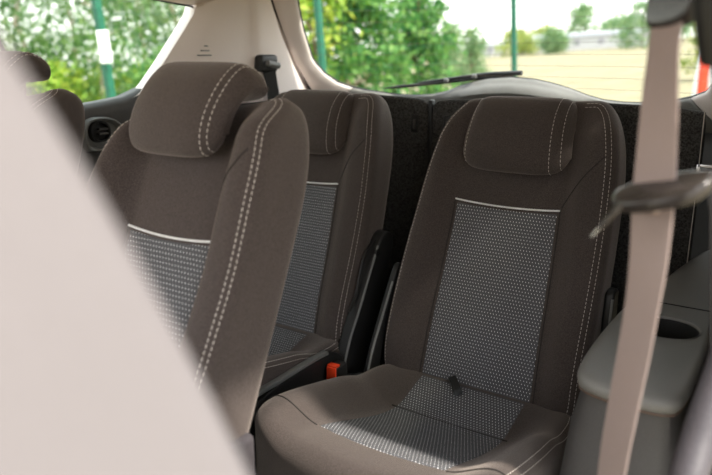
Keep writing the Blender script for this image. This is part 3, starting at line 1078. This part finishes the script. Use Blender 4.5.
# cup floor -> cup wall -> rim -> top surface -> edge -> lip underside
for rr, zz in [(0.0, -0.085), (0.55, -0.085), (0.90, -0.080), (0.985, -0.003), (1.0, 0.001), (1.04, 0.002)]:
    add_loop([(CUP[0] + (c[0] - CUP[0]) * rr, CUP[1] + (c[1] - CUP[1]) * rr, zc + zz) for c in circ])
for t in np.linspace(0.12, 1, 12):
    q = P + NI * 0.012
    pts = []
    for c, e in zip(circ, q):
        x = c[0] * 1.0 + (e[0] - c[0]) * t
        y = c[1] + (e[1] - c[1]) * t
        w = min(1, t / 0.25)
        pts.append((x, y, zc * (1 - w) + arm_h(x, y) * w))
    add_loop(pts)
for d, dz in [(0.006, -0.002), (0.002, -0.006), (0.0, -0.012), (0.002, -0.020), (0.010, -0.026)]:
    q = P + NI * d
    add_loop([(x, y, arm_h(x, y) + dz) for x, y in q])
K = len(V) // n
for a in range(K - 1):
    for i in range(n):
        j = (i + 1) % n
        F_.append((a * n + i, a * n + j, (a + 1) * n + j, (a + 1) * n + i))
cupV, cupF = list(V[:4 * n]), [q for q in F_ if max(q) < 4 * n]
F_ = [tuple(i - 3 * n for i in q) for q in F_ if min(q) >= 3 * n]
V = V[3 * n:]
top_o = link('armrest_top', V, F_, M['arm_plastic'], ar)
tag(link('cup_holder', cupV, cupF, M['black_plastic'], top_o), 'black round cup holder')
v, f = tube([(x, 0.185, arm_h(x, 0.185) + 0.0006) for x in np.linspace(-0.085, 0.128, 12)], 0.0014, 6)
link('groove', v, f, M['rubber'], top_o)
V, F_ = [], []
for z, d in [(None, 0.010), (None, 0.011), (0.42, 0.000), (0.30, -0.006), (0.15, -0.010), (0.0, -0.012)]:
    for k, p in enumerate(P + NI * d):
        zz = arm_h(*p) - (0.018 if d == 0.010 else 0.026) if z is None else z
        fr = max(0, (-p[1] - 0.1) / 0.12) * max(0, 0.5 - zz) * 0.25
        V.append((p[0] - 0.35 * max(0, 0.5 - zz) * (0.10 if p[0] < 0 else 0), p[1] - fr * 0.4, zz))
F_ = []
for a in range(5):
    for i in range(n):
        j = (i + 1) % n
        F_.append((a * n + i, a * n + j, (a + 1) * n + j, (a + 1) * n + i))
link('side_casing', V, F_, M['dark_plastic'], ar)
v, f = tube([(p[0], p[1], arm_h(*p) - 0.0235) for p in (P + NI * 0.004)], 0.0022, 6, closed=True)
tag(link('lip_line', v, f, noise_mat('brown_lip', (0.09, 0.06, 0.045), (0.12, 0.08, 0.06), 100, 0.5), ar), 'thin brown line under the lip')

# hanging belt in the doorway
sb = thing('seat_belt', 'rose-beige belt hanging from its pillar ring in front of the armrest', 'seat belt', (0.72, 0.70, 0.0))
cl = [(-0.004, 0.02, 1.075), (-0.005, 0.008, 1.03), (-0.004, 0.002, 0.99), (-0.001, 0.0, 0.93), (0.001, 0.0, 0.875), (0.003, 0.0, 0.80), (0.0, 0.0, 0.72), (-0.005, 0.0, 0.65), (-0.010, 0.0, 0.56), (-0.010, 0.0, 0.40), (0.0, 0.005, 0.20), (0.01, 0.01, 0.02)]
sp_ = spline(cl, 6)
zs = [p[2] for p in sp_]
dirs = []
for z in zs:
    a = float(np.interp(z, [0.0, 0.55, 0.76, 0.87, 0.95, 1.0, 1.07], [45, 44, 38, 25, 36, 45, 46]))
    dirs.append((math.cos(R(a)), -math.sin(R(a)), 0))
v, f = strap(sp_, 0.047, dirs, 0.0014)
link('webbing', v, f, M['webbing'], sb)
# pillar ring
rg = resample(chaikin([(-0.036, 1.045), (-0.030, 1.030), (0.030, 1.034), (0.042, 1.052), (0.036, 1.085), (0.012, 1.125), (-0.010, 1.125), (-0.032, 1.080)], 3), 60)
pr = Pillow(rg, lambda u, v: 0.010, lambda u, v: -0.006, 0.006, 0.004, n=80, rings=6)
ca, sa = math.cos(R(48)), math.sin(R(48))
V, F_ = pr.mesh(lambda u, v, h: (u * ca - h * sa, -u * sa * 0.9 - h * ca + 0.012, v - 0.008), 4)
ring = link('pillar_ring', V, F_, M['ring_plastic'], sb)
v, f = tube([(0.004, 0.004, 1.095), (-0.007, -0.009, 1.095)], [0.013, 0.011], 16)
link('ring_bolt', v, f, M['webbing'], ring)
# sliding latch plate
tx, ty = 0.006, -0.022
lp = resample(chaikin([(-0.058, -0.016), (-0.056, 0.010), (-0.02, 0.024), (0.03, 0.026), (0.058, 0.020), (0.064, 0.0), (0.054, -0.020), (0.0, -0.026)], 3), 60)
pl = Pillow(lp, lambda u, v: 0.0095, lambda u, v: -0.0075, 0.0065, 0.0065, n=80, rings=6)
la = R(20)
def lp_place(u, v, h):
    # plate lies across the strap, tipped so that its upper face shows
    x, z = u * math.cos(la) , u * math.sin(la) * 0.85
    return (tx + x * 0.82 - v * 0.35, ty + -x * 0.30 - v * 0.85 + 0.012, 0.874 + z * 0.85 + h - v * 0.42)
V, F_ = pl.mesh(lp_place, 4)
tg = link('latch_handle', V, F_, M['ring_plastic'], sb)
def blade_place(p):
    # runs down and away from the handle towards the seats
    return (-0.018 - p[0] * 0.55 - p[1] * 0.30, -0.040 + p[1] * 0.75 - p[0] * 0.05, 0.866 - p[0] * 0.75 - p[1] * 0.25 + p[2])
V, F_ = box(0.0, 0.034, -0.013, 0.013, -0.005, 0.005, 0.004)
link('latch_neck', [blade_place(p) for p in V], F_, M['ring_plastic'], tg)
V, F_ = box(0.030, 0.046, -0.010, 0.010, -0.0015, 0.0015, 0.001)
tag(link('latch_blade', [blade_place(p) for p in V], F_, M['steel'], tg), 'bright metal blade tip')
v, f = tube([(0.006, -0.004, 0.862), (0.001, -0.0095, 0.862)], [0.009, 0.008], 18)
v2, f2 = tube([(0.001, -0.0095, 0.862), (0.0, -0.0105, 0.862)], [0.006, 0.004], 18)
v, f = merge((v, f), (v2, f2))
link('stop_button', v, f, M['webbing'], sb)

# belt parked on the side wall behind the armrest
b2 = thing('seat_belt', 'black parked belt with a bright metal tongue on the wall by the carpeted board', 'seat belt', (0.685, 1.50, 0.0))
v, f = strap(spline([(0.012, 0.05, 1.08), (0.010, 0.04, 0.95), (0.014, 0.02, 0.80), (0.02, 0.0, 0.62)], 8), 0.046, (0.1, 1, 0), 0.0014)
link('webbing', v, f, M['webbing_dark'], b2)
v, f = box(-0.030, 0.030, -0.045, -0.033, 0.765, 0.785, 0.003)
b2t = link('latch_handle', v, f, M['black_plastic'], b2)
bm = bmesh.new()
v, f = merge(box(-0.028, 0.024, -0.0485, -0.0465, 0.795, 0.800, 0.0005), box(-0.028, 0.024, -0.0485, -0.0465, 0.782, 0.787, 0.0005), box(-0.030, -0.024, -0.0485, -0.0465, 0.782, 0.800, 0.0005), box(0.020, 0.034, -0.0485, -0.0465, 0.776, 0.806, 0.0005))
bm.free()
link('latch_blade', v, f, M['steel'], b2t)

# belt and its guide on the far rear pillar
b3 = thing('seat_belt', 'black belt and guide on the pale pillar behind a headrest', 'seat belt', (-0.640, 1.675, 0.0))
v, f = strap([(0.016, 0.022, 0.985), (0.014, 0.030, 0.94), (0.008, 0.050, 0.88), (0.0, 0.06, 0.75), (-0.01, 0.07, 0.60)], 0.046, (0.25, 1, 0), 0.0014)
link('webbing', v, f, M['webbing_dark'], b3)
v, f = box(-0.014, 0.022, -0.020, 0.065, 0.950, 1.004, 0.012)
gd = link('belt_guide', v, f, M['black_plastic'], b3)
v, f = tube([(0.030, 0.0, 0.978), (0.030, 0.052, 0.970)], 0.010, 12)
link('roller', v, f, M['edge_plastic'], gd)

# ------------------------------------------------------------------ outside (the car stands on a slight slope)
TILT = Matrix.Translation(EYE) @ Matrix.Rotation(R(-4), 4, Vector((-math.sin(R(34)), math.cos(R(34)), 0))) @ Matrix.Translation(-EYE)
GZ = -0.45
def spot(bearing, dist, z=GZ):
    """ground position at a compass bearing (degrees from +Y towards +X) and distance from the doorway"""
    return Vector((EYE.x + dist * math.sin(R(bearing)), EYE.y + dist * math.cos(R(bearing)), z))
def put(o, p, rz=0.0):
    o.matrix_world = TILT @ Matrix.Translation(p) @ Matrix.Rotation(rz, 4, 'Z')
    return o

V, F_ = grid_patch(np.linspace(-260, 260, 40), np.linspace(-260, 260, 40), lambda x, y: (x, y, 0.0))
gr = struct('ground', V, F_, M['field'])
put(gr, Vector((0, 0, GZ)))

def leaves(pts, size, rng, jit=0.4):
    n = len(pts)
    P = np.array(pts)
    d1 = rng.normal(size=(n, 3)); d1 /= np.linalg.norm(d1, axis=1)[:, None]
    d2 = rng.normal(size=(n, 3)); d2 -= (d2 * d1).sum(1)[:, None] * d1
    d2 /= np.linalg.norm(d2, axis=1)[:, None]
    s = size * (1 + jit * rng.uniform(-1, 1, size=(n, 1)))
    V = np.stack([P - d1 * s, P + d2 * s * 0.55, P + d1 * s, P - d2 * s * 0.55], 1).reshape(-1, 3)
    return V

def foliage(name, pts, size, mat, parent, seed):
    rng = np.random.default_rng(seed)
    n = len(pts)
    V = leaves(pts, size, rng)
    me = bpy.data.meshes.new(name)
    me.from_pydata(V.tolist(), [], [(4 * i, 4 * i + 1, 4 * i + 2, 4 * i + 3) for i in range(n)])
    at = me.attributes.new('shade', 'FLOAT', 'FACE')
    at.data.foreach_set('value', rng.uniform(0, 1, n).astype(np.float32))
    me.materials.append(mat)
    o = bpy.data.objects.new(name, me)
    COL.objects.link(o)
    o.parent = parent
    return o

def clumped(rng, n, clumps, h0, h1, rad, shape='round', csz=0.35):
    """leaf points gathered in clumps along boughs"""
    out = []
    cs = []
    for _ in range(clumps):
        t = rng.uniform(0, 1)
        a = rng.uniform(0, 2 * PI)
        if shape == 'cone':
            rr = rad * (1 - 0.9 * t) * math.sqrt(rng.uniform(0.05, 1))
        elif shape == 'bush':
            rr = rad * math.sqrt(max(0.02, 1 - t * t)) * math.sqrt(rng.uniform(0, 1))
        else:
            rr = rad * math.sin(PI * (0.12 + 0.82 * t)) ** 0.7 * math.sqrt(rng.uniform(0, 1))
        cs.append((rr * math.cos(a), rr * math.sin(a), h0 + (h1 - h0) * t))
    cs = np.array(cs)
    k = rng.integers(0, clumps, n)
    P = cs[k] + rng.normal(size=(n, 3)) * csz * np.array([1, 1, 0.7])
    P[:, 2] = np.maximum(P[:, 2], 0.05)
    return P

def tree(name, label, cat, p, h, rad, n, size, leaf, bark, seed, h0=0.6, shape='round', clumps=60, csz=0.35, trunk_r=0.09, group=None):
    rng = np.random.default_rng(seed)
    root = thing(name, label, cat, (0, 0, 0), group)
    put(root, p)
    pts = [(rng.normal() * 0.04 * k, rng.normal() * 0.04 * k, h * 0.9 * k / 6) for k in range(7)]
    bs = [tube(pts, [trunk_r * (1 - 0.13 * k) for k in range(7)], 8)]
    for k in range(7):
        z = h0 + (h * 0.85 - h0) * k / 7
        a = rng.uniform(0, 2 * PI)
        rr = rad * 0.7 * (1 - 0.5 * k / 7)
        b0 = (np.interp(z, [q[2] for q in pts], [q[0] for q in pts]), np.interp(z, [q[2] for q in pts], [q[1] for q in pts]), z)
        bs.append(tube([b0, (b0[0] + rr * 0.5 * math.cos(a), b0[1] + rr * 0.5 * math.sin(a), z + 0.15 * rr), (b0[0] + rr * math.cos(a), b0[1] + rr * math.sin(a), z + 0.4 * rr)], [trunk_r * 0.4, trunk_r * 0.25, trunk_r * 0.1], 5))
    v, f = merge(*bs)
    link('trunk', v, f, M[bark], root)
    foliage('foliage', clumped(rng, n, clumps, h0, h, rad, shape, csz), size, M[leaf], root, seed + 7)
    return root

# birches beyond the far side window
GB = 'birches beyond the side window'
for i, (b, d, h, rad, n, lab) in enumerate([
        (-62.0, 24, 7.0, 1.7, 1500, 'slender birch at the outer edge of the side window view'),
        (-58.5, 21, 6.5, 1.5, 1400, 'birch between the headrest and the green post'),
        (-55.5, 27, 7.5, 1.6, 1400, 'thin-leaved birch just short of the green post with the plate'),
        (-53.4, 19, 7.0, 1.0, 700, 'pale-trunked birch directly beside the plated green post'),
        (-50.6, 25, 7.0, 1.7, 1500, 'birch past the plated green post, in mid window'),
        (-47.8, 22, 6.5, 1.3, 1200, 'birch showing near the slanted pillar edge of the side window')]):
    tree('birch_tree', lab, 'tree', spot(b, d), h, rad, int(n * 4.0), 0.075, 'leaf_birch', 'birch_bark', 11 + i, 0.9, 'round', 90, 0.36, 0.10, GB)
GS = 'bushes under the birches'
for i, (b, d, h, rad, lab) in enumerate([
        (-61.5, 20, 1.5, 1.3, 'low bright bush under the outermost birch'),
        (-57.0, 19, 1.6, 1.3, 'yellow-green bush above the far headrest'),
        (-54.2, 21, 1.4, 1.2, 'yellow-green bush at the foot of the plated post'),
        (-51.0, 20, 1.5, 1.2, 'bright bush just past the plated post'),
        (-48.6, 18, 2.0, 1.1, 'darker taller bush in the lower corner of the side window')]):
    tree('bush', lab, 'bush', spot(b, d), h, rad, 1500, 0.075, 'leaf_bush' if i < 4 else 'leaf_pine', 'bark', 31 + i, 0.15, 'bush', 50, 0.20, 0.04, GS)

# pines and shrubs beyond the rear glass
tree('pine_tree', 'large bushy green pine behind the post at the corner of the rear glass', 'tree', spot(-34.5, 11.0), 3.6, 1.15, 5200, 0.075, 'leaf_pine', 'bark', 51, 0.15, 'cone', 90, 0.17, 0.07)
tree('pine_tree', 'bushy pine overlapping the large one, above the wiper', 'tree', spot(-29.2, 12.5), 2.5, 1.05, 3000, 0.075, 'leaf_pine', 'bark', 52, 0.15, 'cone', 70, 0.17, 0.06)
tree('bush', 'leafy bush beside the pillar end of the rear glass', 'bush', spot(-38.4, 10.5), 3.0, 0.75, 2200, 0.07, 'leaf_bush', 'bark', 53, 0.15, 'round', 60, 0.16, 0.05)
for i, (b, d, h, rad, leaf, lab) in enumerate([
        (-24.8, 24, 2.0, 0.50, 'leaf_far', 'small young pine in the field beside the wiper tip'),
        (-26.4, 30, 2.5, 0.8, 'leaf_far', 'young pine in the field behind the bushy pine'),
        (-21.4, 98, 2.9, 2.6, 'leaf_far_yellow', 'yellowish tree standing between the two small white buildings'),
        (-18.6, 90, 2.5, 1.3, 'leaf_far', 'small tree in front of the gap between white buildings'),
        (-16.5, 120, 6.4, 3.8, 'leaf_far', 'tall tree with a pointed top behind the long white building'),
        (-19.2, 136, 4.0, 4.4, 'leaf_far_yellow', 'broad low tree behind the smaller white building'),
        (-13.9, 138, 4.8, 4.6, 'leaf_far', 'rounded tree over the middle of the long white building'),
        (-12.3, 88, 5.1, 2.6, 'leaf_far', 'tree standing against the end of the long white building'),
        (-9.6, 112, 5.8, 4.2, 'leaf_far', 'tree half hidden by the hanging belt'),
        (-7.4, 24, 2.0, 1.0, 'leaf_far_yellow', 'yellow-green shrub beside the white car'),
        (-28.6, 120, 4.6, 5.0, 'leaf_far', 'distant tree seen over the top of the wiper')]):
    tree('field_tree', lab, 'tree', spot(b, d), h, rad, 1800, 0.020 + 0.0020 * d, leaf, 'bark', 71 + i, 0.25, 'bush' if i not in (0, 1, 3) else ('round' if i == 3 else 'cone'), 46, 0.04 + 0.005 * d, 0.08, 'trees across the field')

# white buildings across the field
def building(label, b, d, w, dp, h, roof, nwin):
    root = thing('building', label, 'building', (0, 0, 0), 'white buildings across the field')
    put(root, spot(b, d), R(-b))
    v, f = box(-w / 2, w / 2, 0, dp, 0, h)
    link('wall', v, f, M['white_wall'], root, smooth=False)
    V = [(-w / 2 - .2, -.2, h), (w / 2 + .2, -.2, h), (w / 2 + .2, dp + .2, h), (-w / 2 - .2, dp + .2, h), (-w / 2 - .2, dp / 2, h + roof), (w / 2 + .2, dp / 2, h + roof)]
    link('roof', V, [(0, 1, 5, 4), (3, 4, 5, 2), (0, 4, 3), (1, 2, 5), (0, 3, 2, 1)], M['grey_roof'], root, smooth=False)
    for k in range(nwin):
        x = -w / 2 + w * (k + 0.5) / nwin
        v, f = box(x - 0.35, x + 0.35, -0.03, 0.02, h * 0.35, h * 0.75)
        link('window', v, f, M['grey_roof'], root, smooth=False)
    return root
building('smallest white building, standing off towards the pines', -23.4, 104, 4.0, 5.0, 1.5, 0.5, 1)
building('smaller white building with a tree on either side', -20.0, 100, 4.2, 5.0, 1.9, 0.6, 1)
building('long low white building across the field', -14.3, 108, 13.0, 7.0, 1.9, 0.6, 4)

# wire fence on green posts
fn = thing('wire_fence', 'green post and wire mesh fence along the field', 'fence')
p0 = spot(0, 0)
fpts = [(-7.9, -6.0), (-6.3, -1.0), (-4.83, 3.60), (-4.24, 5.68), (-3.36, 8.50), (-2.12, 11.45), (-1.60, 14.1), (-0.72, 16.9), (0.2, 19.7)]
put(fn, Vector((EYE.x, EYE.y, GZ)))
for x, y in fpts:
    v, f = merge(box(x - 0.030, x + 0.030, y - 0.030, y + 0.030, 0, 2.35, 0.006), box(x - 0.034, x + 0.034, y - 0.034, y + 0.034, 2.35, 2.38, 0.004))
    link('post', v, f, M['green_paint'], fn, smooth=False)
for (xa, ya), (xb, yb) in zip(fpts[:-1], fpts[1:]):
    if ya < 3:
        continue
    ln = []
    dx, dy = xb - xa, yb - ya
    Ls = math.hypot(dx, dy)
    for k in range(1, int(Ls / 0.1)):
        t = k * 0.1 / Ls
        ln.append(tube([(xa + dx * t, ya + dy * t, 0.05), (xa + dx * t, ya + dy * t, 2.3)], 0.0012, 3))
    for z in np.arange(0.1, 2.31, 0.2):
        ln.append(tube([(xa, ya, z), (xb, yb, z)], 0.0016, 3))
    v, f = merge(*ln)
    link('wire_panel', v, f, M['green_paint'], fn, smooth=False)
pl_o = thing('plate', 'white blank plate fixed to the leaning green post', 'plate')
put(pl_o, Vector((EYE.x - 4.79, EYE.y + 3.58, GZ)), R(53))
v, f = merge(box(-0.045, 0.045, -0.050, -0.044, 1.53, 1.78, 0.003), box(-0.030, 0.030, -0.045, -0.026, 1.60, 1.62), box(-0.030, 0.030, -0.045, -0.026, 1.70, 1.72))
link('plate_face', v, f, M['plate'], pl_o)

# white car parked beyond the tailgate
vc = thing('car', 'white parked car with a tall curved red rear lamp', 'car')
put(vc, spot(-8.9, 8.2), R(8))
prof = [(0.02, 0.30), (0.0, 0.55), (0.02, 0.85), (0.05, 1.10), (0.12, 1.38), (0.26, 1.60), (0.44, 1.69), (1.20, 1.74), (2.1, 1.66), (2.9, 1.15), (3.7, 1.0), (3.95, 0.80), (4.0, 0.40), (3.8, 0.28), (0.3, 0.25)]
pp = Pillow(np.array(spline(prof, 5, True)), lambda u, v: 0.82 - 0.10 * ss(1.0, 1.7, v), lambda u, v: -0.82 + 0.10 * ss(1.0, 1.7, v), 0.06, 0.06, n=140, rings=10, centre=(1.9, 0.8))
V, F_ = pp.mesh(lambda u, v, h: (u, -h + 0.82, v), 4)
link('body', V, F_, M['white_paint'], vc)
lamp_l = np.array(spline([(0.035, 0.80), (0.055, 1.05), (0.12, 1.33), (0.24, 1.56), (0.37, 1.655)], 8))
lamp_r = np.array(spline([(0.155, 0.80), (0.165, 1.05), (0.215, 1.32), (0.30, 1.53), (0.40, 1.650)], 8))
def lamp_strip(i0, i1, name, mat):
    V, F_ = [], []
    for i in range(i0, i1 + 1):
        for t in np.linspace(0, 1, 5):
            q = lamp_l[i] * (1 - t) + lamp_r[i] * t
            V.append((q[0], 0.10 * ss(1.0, 1.7, q[1]) - 0.012 * math.sin(PI * t) - 0.004 + 0.05 * (1 - ss(0, 0.5, t)), q[1]))
    n = 5
    F_ = [(a * n + k, a * n + k + 1, (a + 1) * n + k + 1, (a + 1) * n + k) for a in range(i1 - i0) for k in range(n - 1)]
    o = link(name, V, F_, mat, vc)
    md = o.modifiers.new('thick', 'SOLIDIFY'); md.thickness = 0.02; md.offset = 0
    return o
lo_ = lamp_strip(0, len(lamp_l) - 1, 'tail_lamp', M['lamp_red'])
tag(lo_, 'curved orange-red tail lamp')
V = []
for i in (17, 18, 19):
    pass
v, f = merge(box(0.10, 0.20, -0.03, 0.03, 1.275, 1.315, 0.006))
v = [(p[0] + (p[2] - 1.29) * 0.3, p[1] + 0.03, p[2]) for p in v]
link('reversing_light', v, f, M['plate'], lo_)
for x in (0.75, 3.2):
    v, f = tube([(x, -0.02, 0.31), (x, 0.20, 0.31)], 0.31, 28)
    wh = link('wheel', v, f, M['rubber'], vc)
    v, f = tube([(x, -0.03, 0.31), (x, 0.0, 0.31)], [0.17, 0.20], 20)
    link('hub_cap', v, f, M['steel'], wh)
for (a, b) in ((0.55, 1.25), (1.32, 2.15)):
    V = [(a, 0.045, 1.10), (b, 0.045, 1.10), (b - 0.12, 0.075, 1.52), (a + 0.08, 0.075, 1.52)]
    V = V + [(p[0], p[1] - 0.05 - 0.01, p[2]) for p in V]
    link('side_window', V, [(0, 1, 2, 3), (4, 5, 6, 7), (0, 1, 5, 4), (1, 2, 6, 5), (2, 3, 7, 6), (3, 0, 4, 7)], M['black_plastic'], vc, smooth=False)
